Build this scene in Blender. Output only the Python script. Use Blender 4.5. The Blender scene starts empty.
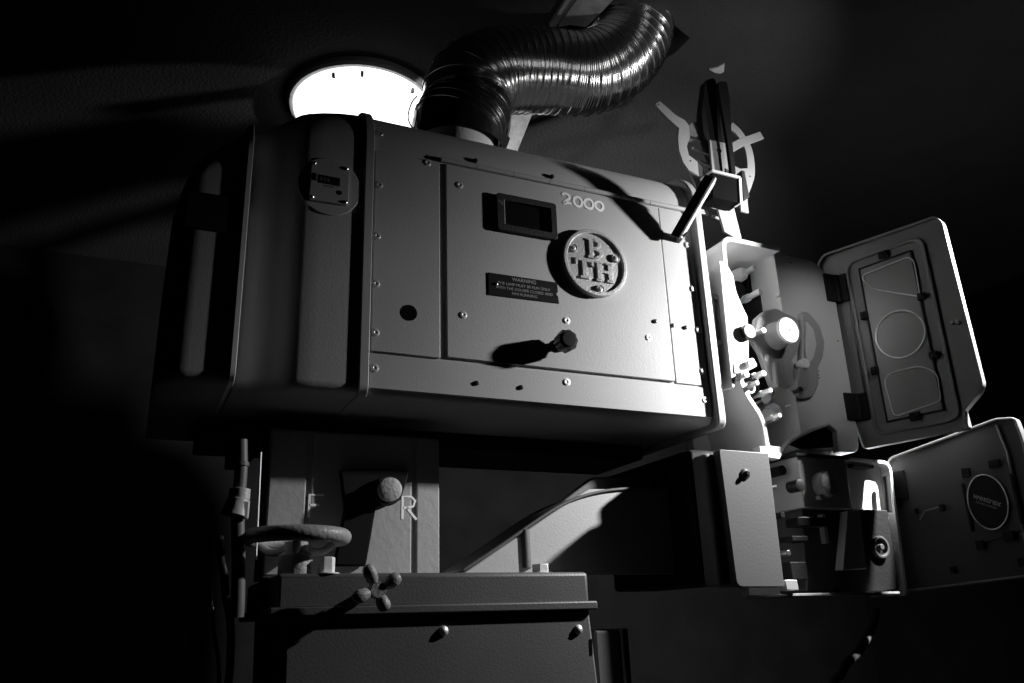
import bpy, bmesh, math, random
from mathutils import Vector, Matrix, noise
random.seed(7)
C = bpy.context.scene.collection
PI = math.pi

# ------------------------------------------------------------------ camera geometry
FPX = 825.0
CAMP = Vector((0.0, 0.0, 1.15))
_v = Vector((-82., -2381., FPX)).normalized()
_h = Vector((1878., 221., FPX)).normalized()
_h = (_h - _v * _h.dot(_v)).normalized()
_y = _v.cross(_h)
ROT = Matrix((_h, _y, _v))            # rows: world X, Y, Z in camera axes (x right, y down, z forward)

def ray(u, v): return ROT @ Vector((u - 512, v - 341.5, FPX))
def at(u, v, Y):                      # the point on the vertical plane y = Y
    d = ray(u, v); return CAMP + d * (Y / d.y)
def az(u, v, z):                      # the point on the level plane at height z
    d = ray(u, v); return CAMP + d * ((z - CAMP.z) / d.z)
def ax(u, v, x):
    d = ray(u, v); return CAMP + d * (x / d.x)

cd = bpy.data.cameras.new('camera'); cam = bpy.data.objects.new('camera', cd); C.objects.link(cam)
cd.sensor_width = 36; cd.lens = FPX / 1024 * 36; cd.clip_start = 0.02
R3 = Matrix((( _h.x, -_h.y, -_h.z), (_y.x, -_y.y, -_y.z), (_v.x, -_v.y, -_v.z)))
cam.matrix_world = Matrix.Translation(CAMP) @ R3.to_4x4()
bpy.context.scene.camera = cam

# ------------------------------------------------------------------ materials
def mat(name, col, rough=.5, metal=0., bump=0., bscale=60., var=0., emit=0., spec=.5, wear=0., wcol=.5, vscale=6.):
    m = bpy.data.materials.new(name); m.use_nodes = True
    nt = m.node_tree; b = nt.nodes['Principled BSDF']
    b.inputs['Base Color'].default_value = (col, col, col, 1)
    b.inputs['Roughness'].default_value = rough; b.inputs['Metallic'].default_value = metal
    b.inputs['Specular IOR Level'].default_value = spec
    tc = nt.nodes.new('ShaderNodeTexCoord')
    if emit:
        b.inputs['Emission Color'].default_value = (1, 1, 1, 1); b.inputs['Emission Strength'].default_value = emit
    last = None
    if var or wear:
        n = nt.nodes.new('ShaderNodeTexNoise'); n.inputs['Scale'].default_value = vscale; n.inputs['Detail'].default_value = 6
        nt.links.new(tc.outputs['Object'], n.inputs['Vector'])
        r = nt.nodes.new('ShaderNodeMapRange'); r.inputs['From Min'].default_value = .3; r.inputs['From Max'].default_value = .7
        r.inputs['To Min'].default_value = col * (1 - var); r.inputs['To Max'].default_value = min(1, col * (1 + var))
        nt.links.new(n.outputs['Fac'], r.inputs['Value']); last = r.outputs['Result']
        if wear:
            n2 = nt.nodes.new('ShaderNodeTexNoise'); n2.inputs['Scale'].default_value = 34; n2.inputs['Detail'].default_value = 5
            nt.links.new(tc.outputs['Object'], n2.inputs['Vector'])
            r2 = nt.nodes.new('ShaderNodeMapRange'); r2.inputs['From Min'].default_value = 1 - wear; r2.inputs['From Max'].default_value = 1 - wear + .03
            nt.links.new(n2.outputs['Fac'], r2.inputs['Value'])
            mx = nt.nodes.new('ShaderNodeMix'); mx.data_type = 'FLOAT'
            nt.links.new(r2.outputs['Result'], mx.inputs[0]); nt.links.new(last, mx.inputs[2]); mx.inputs[3].default_value = wcol
            last = mx.outputs[0]
        nt.links.new(last, b.inputs['Base Color'])
    if bump:
        n3 = nt.nodes.new('ShaderNodeTexNoise'); n3.inputs['Scale'].default_value = bscale; n3.inputs['Detail'].default_value = 4
        nt.links.new(tc.outputs['Object'], n3.inputs['Vector'])
        bp = nt.nodes.new('ShaderNodeBump'); bp.inputs['Strength'].default_value = bump; bp.inputs['Distance'].default_value = .004
        nt.links.new(n3.outputs['Fac'], bp.inputs['Height']); nt.links.new(bp.outputs['Normal'], b.inputs['Normal'])
    return m

M = dict(
    paint=mat('grey_paint', .42, .45, bump=.09, bscale=300, var=.06),
    paint_dark=mat('worn_grey_paint', .26, .55, bump=.4, bscale=120, var=.15),
    paint_dim=mat('dull_grey_paint', .16, .6, bump=.1, bscale=120, var=.1),
    cover=mat('brushed_cover_paint', .115, .45, bump=.08, bscale=200, var=.05),
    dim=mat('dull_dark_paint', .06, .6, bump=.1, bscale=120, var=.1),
    cast_dim=mat('dull_cast', .12, .6, bump=.2, bscale=120),
    deep_black=mat('deep_black_leather', .006, .7, spec=.1),
    enamel=mat('pale_enamel', .62, .4, bump=.15, bscale=160, var=.06),
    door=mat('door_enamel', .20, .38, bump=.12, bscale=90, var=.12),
    cast=mat('cast_grey', .34, .45, bump=.4, bscale=150, var=.12),
    black=mat('black_bakelite', .015, .32),
    blackmat=mat('black_iron', .012, .6, spec=.2, bump=.2, bscale=150),
    black_worn=mat('worn_black_iron', .02, .6, spec=.25, bump=.3, bscale=200, var=.3, wear=.36, wcol=.10),
    tape=mat('black_tape', .012, .3, bump=.8, bscale=40),
    steel=mat('bright_steel', .75, .28, 1.),
    steel_soft=mat('brushed_steel', .75, .45, .7),
    duct=mat('corrugated_aluminium', .85, .20, 1.),
    rim=mat('ivory_enamel', .85, .45),
    brass=mat('cast_badge_metal', .50, .42, .35, bump=.3, bscale=260, var=.2),
    hole=mat('dark_void', .003, .9, spec=.05),
    chalk=mat('white_chalk', .95, .9),
    print_=mat('pale_print', .30, .7),
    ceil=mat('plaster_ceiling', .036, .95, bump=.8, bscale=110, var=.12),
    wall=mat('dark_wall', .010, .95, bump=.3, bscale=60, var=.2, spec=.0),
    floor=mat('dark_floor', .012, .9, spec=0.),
    plaster=mat('broken_plaster', .5, .95, bump=1, bscale=50, var=.25, vscale=20),
    wood=mat('old_board', .33, .85, bump=.8, bscale=30, var=.45, vscale=14),
    grey_pvc=mat('grey_conduit', .16, .5),
    cab=mat('cabinet_grey', .34, .6, bump=.2, bscale=80, var=.08),
    lamp=mat('lit_opal_diffuser', .8, .5, emit=2.4),
    lamprim=mat('lamp_base', .5, .6),
    strap=mat('black_leather', .010, .5, spec=.2),
    peg=mat('pedestal_paint', .085, .5, bump=.12, bscale=260, var=.12),
)
g = bpy.data.materials.new('window_pane'); g.use_nodes = True
b = g.node_tree.nodes['Principled BSDF']
b.inputs['Base Color'].default_value = (.55, .55, .55, 1); b.inputs['Roughness'].default_value = .22
b.inputs['Transmission Weight'].default_value = .55; b.inputs['IOR'].default_value = 1.45
M['glass'] = g

# ------------------------------------------------------------------ mesh helpers
def obj(name, bm, m, parent=None, bevel=0., seg=2, smooth=True, ang=35):
    bmesh.ops.recalc_face_normals(bm, faces=bm.faces[:])
    me = bpy.data.meshes.new(name); bm.to_mesh(me); bm.free()
    o = bpy.data.objects.new(name, me); C.objects.link(o); me.materials.append(m)
    if parent: o.parent = parent
    if bevel:
        md = o.modifiers.new('bevel', 'BEVEL'); md.width = bevel; md.segments = seg; md.limit_method = 'ANGLE'; md.angle_limit = math.radians(40)
    if smooth:
        me.polygons.foreach_set('use_smooth', [True] * len(me.polygons))
        try: me.set_sharp_from_angle(angle=math.radians(ang))
        except Exception: pass
    return o
def tag(o, label, cat, group=None, kind=None):
    if label: o['label'] = label
    if cat: o['category'] = cat
    if group: o['group'] = group
    if kind: o['kind'] = kind
    return o
def thing(name, label, cat, group=None):
    o = bpy.data.objects.new(name, None); C.objects.link(o); o.empty_display_size = .05
    return tag(o, label, cat, group)
def struct(name, bm, m, label):
    o = obj(name, bm, m, smooth=False); o['kind'] = 'structure'; o['label'] = label; o['category'] = name.split('_')[0]; return o

FR = lambda a, b, c: Vector((a, c, b))              # (x, z, y)  front plane
def prism(bm, pts, c0, c1, P=FR, inner=None):
    """polygon pts (a,b) extruded along c from c0 to c1, optional hole with as many points"""
    f = [bm.verts.new(P(a, b, c0)) for a, b in pts]; k = [bm.verts.new(P(a, b, c1)) for a, b in pts]
    n = len(pts)
    for i in range(n): bm.faces.new((f[i], f[(i + 1) % n], k[(i + 1) % n], k[i]))
    if inner:
        fi = [bm.verts.new(P(a, b, c0)) for a, b in inner]; ki = [bm.verts.new(P(a, b, c1)) for a, b in inner]
        for i in range(n):
            j = (i + 1) % n
            bm.faces.new((fi[i], fi[j], ki[j], ki[i])); bm.faces.new((f[i], f[j], fi[j], fi[i])); bm.faces.new((k[i], k[j], ki[j], ki[i]))
    else:
        bm.faces.new(f); bm.faces.new(k)
    return bm
def box(bm, x0, x1, y0, y1, z0, z1, P=None):
    if P is None: return prism(bm, [(x0, z0), (x1, z0), (x1, z1), (x0, z1)], y0, y1)
    return prism(bm, [(x0, z0), (x1, z0), (x1, z1), (x0, z1)], y0, y1, P)
def rrect(x0, x1, z0, z1, r, n=5):
    o = []
    for cx, cz, a0 in ((x1 - r, z1 - r, 0), (x0 + r, z1 - r, 90), (x0 + r, z0 + r, 180), (x1 - r, z0 + r, 270)):
        for i in range(n + 1):
            a = math.radians(a0 + 90 * i / n); o.append((cx + r * math.cos(a), cz + r * math.sin(a)))
    return o
def roundpoly(pts, r, n=4):
    out = []; N = len(pts)
    for i in range(N):
        p, a, c = Vector(pts[i]), Vector(pts[i - 1]), Vector(pts[(i + 1) % N])
        ri = r[i] if isinstance(r, (list, tuple)) else r
        u = (a - p); w = (c - p); l = min(ri, u.length * .45, w.length * .45)
        s, e = p + u.normalized() * l, p + w.normalized() * l
        for k in range(n + 1):
            t = k / n; q = s * (1 - t) ** 2 + p * 2 * t * (1 - t) + e * t * t; out.append((q.x, q.y))
    return out
def circ(cx, cz, r, n=32, rz=None): return [(cx + r * math.cos(2 * PI * i / n), cz + (rz or r) * math.sin(2 * PI * i / n)) for i in range(n)]
def lathe(bm, prof, p0, axis, n=28):
    """prof = [(distance along axis, radius)]"""
    axis = Vector(axis).normalized(); q = axis.to_track_quat('Z', 'Y'); p0 = Vector(p0); rings = []
    for d, r in prof:
        if r < 1e-6: rings.append([bm.verts.new(p0 + axis * d)]); continue
        rings.append([bm.verts.new(p0 + q @ Vector((r * math.cos(2 * PI * i / n), r * math.sin(2 * PI * i / n), d))) for i in range(n)])
    for A, B in zip(rings, rings[1:]):
        for i in range(n):
            j = (i + 1) % n
            if len(A) == 1 and len(B) == 1: continue
            if len(A) == 1: bm.faces.new((A[0], B[i], B[j]))
            elif len(B) == 1: bm.faces.new((A[i], A[j], B[0]))
            else: bm.faces.new((A[i], A[j], B[j], B[i]))
    for Rg in (rings[0], rings[-1]):
        if len(Rg) > 2: bm.faces.new(Rg)
    return bm
def cyl(bm, p0, p1, r0, r1=None, n=24):
    d = Vector(p1) - Vector(p0); return lathe(bm, [(0, r0), (d.length, r0 if r1 is None else r1)], p0, d, n)
def spline(pts, per=10):
    P = [Vector(p) for p in pts]; P = [P[0] * 2 - P[1]] + P + [P[-1] * 2 - P[-2]]; out = []
    for i in range(1, len(P) - 2):
        for k in range(per):
            t = k / per; a, b_, c, d = P[i - 1], P[i], P[i + 1], P[i + 2]
            out.append(.5 * ((2 * b_) + (c - a) * t + (2 * a - 5 * b_ + 4 * c - d) * t * t + (-a + 3 * b_ - 3 * c + d) * t ** 3))
    out.append(P[-2]); return out
def tube(bm, path, rad, n=16, cap=True, up=Vector((0, 0, 1))):
    path = [Vector(p) for p in path]; rings = []; N = None
    for i, p in enumerate(path):
        t = (path[min(i + 1, len(path) - 1)] - path[max(i - 1, 0)]).normalized()
        if N is None:
            N = t.orthogonal().normalized() if abs(t.dot(up)) > .9 else (up - t * up.dot(t)).normalized()
        else: N = (N - t * N.dot(t)).normalized()
        B = t.cross(N); r = rad(i) if callable(rad) else rad
        rings.append([bm.verts.new(p + (N * math.cos(2 * PI * k / n) + B * math.sin(2 * PI * k / n)) * r) for k in range(n)])
    for A, B_ in zip(rings, rings[1:]):
        for k in range(n): bm.faces.new((A[k], A[(k + 1) % n], B_[(k + 1) % n], B_[k]))
    if cap: bm.faces.new(rings[0]); bm.faces.new(rings[-1])
    return bm
def ribbon(bm, pts, w, c0, c1, P=FR):
    """open polyline thickened by w sideways and extruded c0..c1"""
    n = len(pts); L = []; Rr = []
    for i in range(n):
        a = Vector(pts[max(i - 1, 0)]); c = Vector(pts[min(i + 1, n - 1)]); t = (c - a).normalized(); nn = Vector((-t.y, t.x)); p = Vector(pts[i])
        L.append(tuple(p + nn * w / 2)); Rr.append(tuple(p - nn * w / 2))
    quads = []
    V = {}
    def vv(q, c):
        k = (round(q[0], 6), round(q[1], 6), c)
        if k not in V: V[k] = bm.verts.new(P(q[0], q[1], c))
        return V[k]
    for i in range(n - 1):
        A, B_, C_, D = L[i], L[i + 1], Rr[i + 1], Rr[i]
        for c in (c0, c1): bm.faces.new([vv(q, c) for q in (A, B_, C_, D)])
        bm.faces.new((vv(A, c0), vv(B_, c0), vv(B_, c1), vv(A, c1))); bm.faces.new((vv(D, c0), vv(C_, c0), vv(C_, c1), vv(D, c1)))
    for i in (0, n - 1): bm.faces.new((vv(L[i], c0), vv(L[i], c1), vv(Rr[i], c1), vv(Rr[i], c0)))
    return bm
def xz(px, Y): return [(at(u, v, Y).x, at(u, v, Y).z) for u, v in px]
NB = lambda: bmesh.new()
def text_mesh(bm, s, size, P, depth=.0006, align='CENTER', bold=0., shear=0.):
    cu = bpy.data.curves.new('t', 'FONT'); cu.body = s; cu.size = size; cu.align_x = align; cu.align_y = 'CENTER'; cu.extrude = depth; cu.offset = bold; cu.shear = shear
    o = bpy.data.objects.new('t', cu); C.objects.link(o); dg = bpy.context.evaluated_depsgraph_get()
    me = bpy.data.meshes.new_from_object(o.evaluated_get(dg)); bpy.data.objects.remove(o); bpy.data.curves.remove(cu)
    base = len(bm.verts); vs = [bm.verts.new(P(v.co.x, v.co.y, -v.co.z)) for v in me.vertices]
    for p in me.polygons:
        try: bm.faces.new([vs[i] for i in p.vertices])
        except ValueError: pass
    bpy.data.meshes.remove(me); return bm

YF = 1.30      # lamphouse front plane
# ================================================================== LAMPHOUSE
lh = thing('lamphouse', 'big grey riveted metal projector lamphouse with round badge and chalked 2000', 'projector lamphouse')
def section(yf, zt, r, z0=1.5225, yb=1.74, rb=.018):
    pts = [(yf + rb, z0)]
    for i in range(1, 5): a = PI / 2 * i / 4; pts.append((yf + rb - rb * math.sin(a), z0 + rb - rb * math.cos(a)))
    for i in range(0, 11): a = PI / 2 * i / 10; pts.append((yf + r - r * math.cos(a), zt - r + r * math.sin(a)))
    for i in range(1, 7): a = PI / 2 * i / 6; pts.append((yb - .06 + .06 * math.sin(a), zt - .06 + .06 * math.cos(a)))
    pts += [(yb, z0)]
    return pts
def loft(bm, st):
    rings = [[bm.verts.new((x, y, z)) for y, z in section(*a)] for x, a in st]
    for A, B_ in zip(rings, rings[1:]):
        for i in range(len(A)):
            j = (i + 1) % len(A); bm.faces.new((A[i], A[j], B_[j], B_[i]))
    bm.faces.new(rings[0]); bm.faces.new(rings[-1]); return bm
obj('casing', loft(NB(), [(.337, (YF, 2.10, .09)), (1.045, (YF, 2.10, .09))]), M['paint'], lh)
# rounded rear hood
def zt_(x):
    k = max(0, 1 - ((.34 - x) / .328) ** 2); return 1.785 + .315 * math.sqrt(k)
st = []
for x in [.013, .018, .028, .042, .058, .075, .09, .105, .118]:
    k = max(0, (.045 - x) / .035); yf = 1.3025 + .06 * (1 - math.sqrt(max(0, 1 - k * k)))
    st.append((x, (yf, zt_(x), min(.09, .02 + (x - .013) * .9))))
obj('rear_hood', loft(NB(), st), M['paint'], lh)
st = []
for x in [.128, .135, .150, .165, .178, .190, .200, .212, .225, .25, .28, .305, .324]:
    if x < .215:
        t = (.215 - x) / .087; yf = 1.2978 + .034 * math.sin(min(1, t * 1.3) * PI / 2) - .006 * math.exp(-((x - .165) / .010) ** 2)
    else: yf = 1.2978
    st.append((x, (yf, zt_(x), .09)))
obj('side_hood', loft(NB(), st), M['paint'], lh)
# standing seam between hood sections
st = [(x, (1.2935, zt_(x) + .006, .09, 1.526)) for x in (.1185, .1205, .1225, .1275)]
obj('hood_seam', loft(NB(), st), M['rim'], lh, bevel=.001)  # pale enamel stands in for rim light along the seam edge
# corner strip and end flange
obj('corner_strip', loft(NB(), [(.3225, (1.292, 2.106, .094, 1.520)), (.3385, (1.292, 2.106, .094, 1.520))]), M['paint'], lh, bevel=.0012)
obj('end_flange', loft(NB(), [(1.0475, (1.284, 2.112, .10, 1.512)), (1.067, (1.284, 2.112, .10, 1.512))]), M['paint'], lh, bevel=.003)
def plate(name, x0, x1, z0, z1, y0, y1, m, par, r=.002, bev=.0012):
    return obj(name, prism(NB(), rrect(x0, x1, z0, z1, r, 3), y0, y1), m, par, bevel=bev)
plate('side_panel', .3420, .4665, 1.5990, 1.990, 1.2965, YF + .002, M['paint'], lh)
plate('side_panel', .9640, 1.0400, 1.5990, 1.990, 1.2975, YF + .002, M['paint'], lh)
plate('bottom_panel', .3400, 1.0425, 1.5335, 1.5950, 1.2965, YF + .002, M['paint'], lh)
door = obj('access_door', prism(NB(), rrect(.4785, .9605, 1.6015, 1.991, .004, 3), 1.2955, YF + .001), M['paint'], lh, bevel=.0015)
# hinge, with knuckle gaps
bm = NB(); xs = [.468, .541, .62, .70, .78, .86, .94, 1.04]
for a, c in zip(xs, xs[1:]): cyl(bm, (a + .0006, 1.2955, 1.9975), (c - .0006, 1.2955, 1.9975), .0052, n=14)
box(bm, .445, 1.04, 1.2985, 1.3012, 1.990, 2.004)
obj('hinge', bm, M['paint'], lh)

screw_me = None
def screw(u, v, par, Y=YF - .0035, r=.0070, m='steel_soft', dome=True, dirn=(0, -1, 0), name='screw'):
    p = at(u, v, Y); bm = NB()
    lathe(bm, [(-.004, r * 1.15), (.0002, r * 1.15), (.0004, r * .95), (.0015, r * .85), (.0020, r * .5), (.0018, r * .35), (.0009, r * .2), (.0009, 0)], p, dirn, 18)
    return obj(name, bm, M[m], par)
for u, v in ((379, 185), (376.8, 236), (376, 283.8), (375.5, 332.6), (374.6, 368), (427.5, 162.8), (687.5, 245), (693.3, 289), (698.6, 330), (703.3, 371), (705, 400), (566.6, 382)):
    screw(u, v, lh)
screw(380, 133.5, lh, Y=1.303, dirn=(0, -1, .3))
for u, v in ((459.5, 185.2), (463.3, 315), (566.5, 320.5), (648.5, 337.5)):
    screw(u, v, door, Y=YF - .0045)
# rivet studs standing proud with dark heads
def stud(u, v, par, Y=YF - .003):
    p = at(u, v, Y); bm = NB(); lathe(bm, [(-.004, .0046), (.0015, .0046), (.0030, .0036), (.0036, .0014), (.0036, 0)], p, (0, -1, 0), 14); return obj('stud', bm, M['black'], par)
for u, v in ((476.5, 383.2), (521, 387.5), (672.5, 325.5), (685.5, 327.5), (475.5, 160.5), (552, 176.5)): stud(u, v, lh)
stud(655, 321.3, door, YF - .0045)
# round inspection hole: short sleeve with a black bottom
p = at(408.5, 313.5, YF)
obj('inspection_hole', prism(NB(), circ(p.x, p.z, .0148, 28), 1.2958, 1.30), M['hole'], lh)
# badge ------------------------------------------------
bc = (.7895, 1.8290)
bm = NB()
prism(bm, circ(*bc, .0690, 56), 1.2885, 1.2958)
prism(bm, circ(*bc, .0720, 56), 1.2835, 1.2958, inner=circ(*bc, .0640, 56))
badge = obj('badge', bm, M['brass'], lh, bevel=.0012); badge['label'] = 'round cast badge with raised letters'
def poly_letter(name, shapes, ox, oz, s):
    bm = NB()
    for pts in shapes: prism(bm, [(ox + a * s, oz + b_ * s) for a, b_ in pts], 1.2850, 1.2890)
    return obj(name, bm, M['brass'], badge, bevel=.0006)
sl = [[(0, 0), (.62, 0), (.62, .14), (0, .14)]]
# B with slab serifs
B_ = [[(0, 0), (.42, 0), (.42, .12), (0, .12)], [(0, .88), (.42, .88), (.42, 1), (0, 1)], [(.08, .1), (.30, .1), (.30, .9), (.08, .9)]]
def bowl(z0, z1, x0, x1, w):
    o = []; n = 8; c = (z0 + z1) / 2; h = (z1 - z0) / 2
    for i in range(n + 1): a = -PI / 2 + PI * i / n; o.append((x0 + (x1 - x0) * math.cos(a), c + h * math.sin(a)))
    for i in range(n + 1): a = PI / 2 - PI * i / n; o.append((x0 + (x1 - x0 - w) * math.cos(a), c + (h - w * .62) * math.sin(a)))
    return o
B_ += [bowl(.48, 1., .28, .72, .17), bowl(0, .54, .28, .80, .19)]
poly_letter('letter', B_, .7735, 1.8375, .043)
T_ = [[(-.22, .86), (.72, .86), (.72, 1), (-.22, 1)], [(.13, .1), (.36, .1), (.36, .9), (.13, .9)], [(0, 0), (.5, 0), (.5, .12), (0, .12)],
      [(-.22, .66), (-.10, .70), (-.10, .9), (-.22, .9)], [(.60, .70), (.72, .62), (.72, .9), (.60, .9)]]
poly_letter('letter', T_, .7530, 1.7910, .043)
H_ = [[(.06, .06), (.28, .06), (.28, .94), (.06, .94)], [(.64, .06), (.86, .06), (.86, .94), (.64, .94)], [(.26, .44), (.66, .44), (.66, .58), (.26, .58)]]
for x0 in (-.02, .56):
    for z0 in (0, .88): H_.append([(x0, z0), (x0 + .38, z0), (x0 + .38, z0 + .12), (x0, z0 + .12)])
poly_letter('letter', H_, .7895, 1.7895, .043)
for x, z in ((.7410, 1.8530), (.8370, 1.8460), (.7960, 1.7725)):
    bm = NB(); lathe(bm, [(0, .0090), (.004, .0090), (.0052, .0078), (.0038, .0068), (.0042, .005), (.0058, .003), (.006, 0)], (x, 1.2885, z), (0, -1, 0), 20); obj('boss', bm, M['brass'], badge)
# viewing window ----------------------------------------
vx0, vx1, vz0, vz1 = .5790, .7085, 1.8655, 1.9450
bm = NB(); prism(bm, rrect(vx0, vx1, vz0, vz1, .006, 4), 1.2865, 1.2958, inner=rrect(vx0 + .016, vx1 - .013, vz0 + .014, vz1 - .013, .002, 4))
vw = obj('viewing_window', bm, M['black_worn'], lh, bevel=.0012)
bm = NB(); box(bm, vx0 + .014, vx1 - .012, 1.2945, 1.2956, vz0 + .012, vz1 - .012); obj('pane', bm, M['hole'], vw)
bm = NB(); box(bm, vx0 + .0155, vx0 + .0170, 1.2870, 1.2945, vz0 + .014, vz1 - .013); obj('edge_strip', bm, M['steel_soft'], vw)
# warning plate -------------------------------------------
wp = obj('warning_plate', prism(NB(), [(.5605, 1.7310), (.7065, 1.7335), (.7050, 1.7490), (.7020, 1.7500), (.7030, 1.7555), (.7055, 1.7570), (.7045, 1.7765), (.5605, 1.7760)], 1.2938, 1.2958), M['deep_black'], lh)
FP = lambda ox, oz, Y: (lambda a, b_, c: Vector((ox + a, Y + c, oz + b_)))
for s, oz, sz in (('WARNING', 1.7690, .0105), ('THE LAMP MUST BE RUN ONLY', 1.7580, .0078), ('WITH THE DOUSER CLOSED AND', 1.7490, .0078), ('FAN RUNNING', 1.7400, .0078)):
    obj('lettering', text_mesh(NB(), s, sz, FP(.634, oz, 1.2937), .0002), M['print_'], wp, smooth=False)
bm = NB(); lathe(bm, [(0, .003), (.002, .0028), (.003, .001), (.003, 0)], (.576, 1.2938, 1.7545), (0, -1, 0), 12); obj('pin', bm, M['steel'], wp)
# chalk digits 2000: hand drawn strokes
def stroke(bm, pts, w=.0052, Y=1.2951):
    ribbon(bm, [(p.x, p.y) for p in spline([Vector((a, b_, 0)) for a, b_ in pts], 5)], w, Y - .0004, Y + .0004)
def oval(cx, cz, rx, rz, n=10, gap=0): return [(cx + rx * math.cos(PI / 2 + .3 + 2 * PI * i / n * (1 - gap)), cz + rz * math.sin(PI / 2 + .3 + 2 * PI * i / n * (1 - gap))) for i in range(n + 1)]
cz = 1.9655
chalk = []
for k, (cx, kind) in enumerate(((.7365, 2), (.7635, 0), (.7890, 0), (.8135, 0))):
    bm = NB()
    if kind == 2: stroke(bm, [(cx - .009, cz + .008), (cx - .003, cz + .012), (cx + .006, cz + .010), (cx + .008, cz + .004), (cx, cz - .004), (cx - .006, cz - .010), (cx + .002, cz - .0085), (cx + .0115, cz - .009)])
    else: stroke(bm, oval(cx, cz - .001, .0095 + .001 * (k == 2), .0108 - .001 * (k == 3)))
    o = obj('chalk_digit', bm, M['chalk'], door, smooth=False)
# control knob ---------------------------------------------
bm = NB(); ka = Vector((.0, -1, -.0)).normalized(); kp = Vector((.703, 1.2958, 1.6480))
lathe(bm, [(0, .0125), (.004, .0125), (.005, .0085), (.014, .0085)], kp, ka, 20)
n = 64; q = ka.to_track_quat('Z', 'Y'); rg = []
for d, r, fl in ((.012, .012, .3), (.016, .0205, 1), (.034, .0215, 1), (.038, .0195, .7), (.0385, .014, 0), (.041, .0135, 0), (.0415, 0.0, 0)):
    if r == 0: rg.append([bm.verts.new(kp + ka * d)]); continue
    rg.append([bm.verts.new(kp + q @ Vector(((r - fl * .0022 * (.5 - .5 * math.cos(9 * 2 * PI * i / n))) * math.cos(2 * PI * i / n), (r - fl * .0022 * (.5 - .5 * math.cos(9 * 2 * PI * i / n))) * math.sin(2 * PI * i / n), d))) for i in range(n)])
for A, B2 in zip(rg, rg[1:]):
    for i in range(n):
        j = (i + 1) % n
        bm.faces.new((A[i], A[j], B2[j], B2[i]) if len(B2) > 1 else (A[i], A[j], B2[0]))
obj('control_knob', bm, M['black'], door)
# gauge plate on hood ----------------------------------------
pc = (.2575, 1.9010)
bm = NB(); prism(bm, circ(.2600, 1.8960, .0560, 48), 1.2950, 1.2985); rp = obj('round_backplate', bm, M['paint'], lh, bevel=.001)
gp = obj('gauge_plate', prism(NB(), roundpoly([(.2245, 1.8600), (.2930, 1.8620), (.2930, 1.9400), (.2265, 1.9380)], .004), 1.2885, 1.2955), M['paint'], lh, bevel=.0008)
for x, z in ((.2300, 1.9325), (.2870, 1.9335), (.2290, 1.8660), (.2875, 1.8665)):
    bm = NB(); lathe(bm, [(-.012, .003), (.0015, .0035), (.0028, .002), (.003, 0)], (x, 1.2885, z), (0, -1, 0), 14); obj('screw', bm, M['steel'], gp)
bm = NB(); box(bm, .2385, .2765, 1.2880, 1.2890, 1.8955, 1.9120); obj('label_strip', bm, M['black'], gp)
bm = NB(); box(bm, .2270, .2350, 1.2880, 1.2890, 1.8985, 1.9130); obj('label_strip', bm, M['black'], gp)
bm = NB(); prism(bm, circ(.2770, 1.8830, .0042, 18), 1.2878, 1.2890); obj('indicator', bm, M['black'], gp)
bm = NB(); text_mesh(bm, '0 2 6', .008, FP(.250, 1.9035, 1.2879), .0002); text_mesh(bm, 'HOURS', .005, FP(.257, 1.8915, 1.2884), .0002); obj('lettering', bm, M['print_'], gp, smooth=False)
# flat black plate on rear hood
bm = NB(); box(bm, .030, .112, 1.299, 1.306, 1.778, 1.845); obj('black_plate', bm, M['blackmat'], lh, bevel=.002)
# top collar
bm = NB(); CX, CY = .580, 1.50
lathe(bm, [(0, .086), (.118, .084), (.122, .080), (.12, .070), (0, .070)], (CX, CY, 2.09), (0, 0, 1), 48)
obj('chimney_collar', bm, M['enamel'], lh)
# latch lever ------------------------------------------------
a0 = Vector((1.000, 1.272, 1.926)); a1 = at(712, 181, 1.206)
ldir = (a1 - a0).normalized(); lw = Vector((-.55, -.72, -.42)); lw = (lw - ldir * lw.dot(ldir)).normalized(); ln = ldir.cross(lw)
lu = Vector((.80, .60, 0)); lu = (lu - ldir * lu.dot(ldir)).normalized(); ln = ldir.cross(lu); ln = ln if ln.y > 0 else -ln
LV = lambda a, b_, c: a0 + ldir * a + lu * b_ + ln * c
L = (a1 - a0).length; SG = 1 if ln.x < 0 else -1
bm = NB(); prism(bm, roundpoly([(-.012, -.003), (-.010, .008), (L * .40, .009), (L * .44, .012), (L * .50, .012), (L * .54, .009), (L - .002, .011), (L + .010, .006), (L + .010, -.003)], .002, 3), -.004, .012, P=LV)
lev = obj('latch_lever', bm, M['rim'], lh, bevel=.001); lev['label'] = 'pale latch lever'
bm = NB(); prism(bm, [(-.016, -.012), (-.016, -.003), (L + .008, -.003), (L + .004, -.012)], -.005, .016, P=LV)
obj('shaded_side', bm, M['black'], lev, bevel=.001)  # black layer paints the shaded left side of the lever
bm = NB(); cyl(bm, a0 + ldir * .002, Vector((1.005, 1.299, 1.922)), .009, n=16); obj('pivot', bm, M['black'], lev)
# catch bracket on the flange
bm = NB(); q_ = xz([(709, 293), (718, 296), (723, 345), (714, 345)], 1.292)
prism(bm, roundpoly(q_, .003, 3), 1.288, 1.297, inner=roundpoly([(q_[0][0] + .007, q_[0][1] - .012), (q_[1][0] - .005, q_[1][1] - .012), (q_[2][0] - .005, q_[2][1] + .010), (q_[3][0] + .007, q_[3][1] + .010)], .002, 3))
box(bm, 1.062, 1.078, 1.294, 1.310, 1.72, 1.79)
obj('catch_bracket', bm, M['enamel'], lh, bevel=.001)
# underside tray
bm = NB(); box(bm, .10, 1.02, 1.52, 1.72, 1.490, 1.5215); box(bm, .16, .20, 1.53, 1.70, 1.46, 1.495); obj('base_tray', bm, M['blackmat'], lh, bevel=.004)

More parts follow.
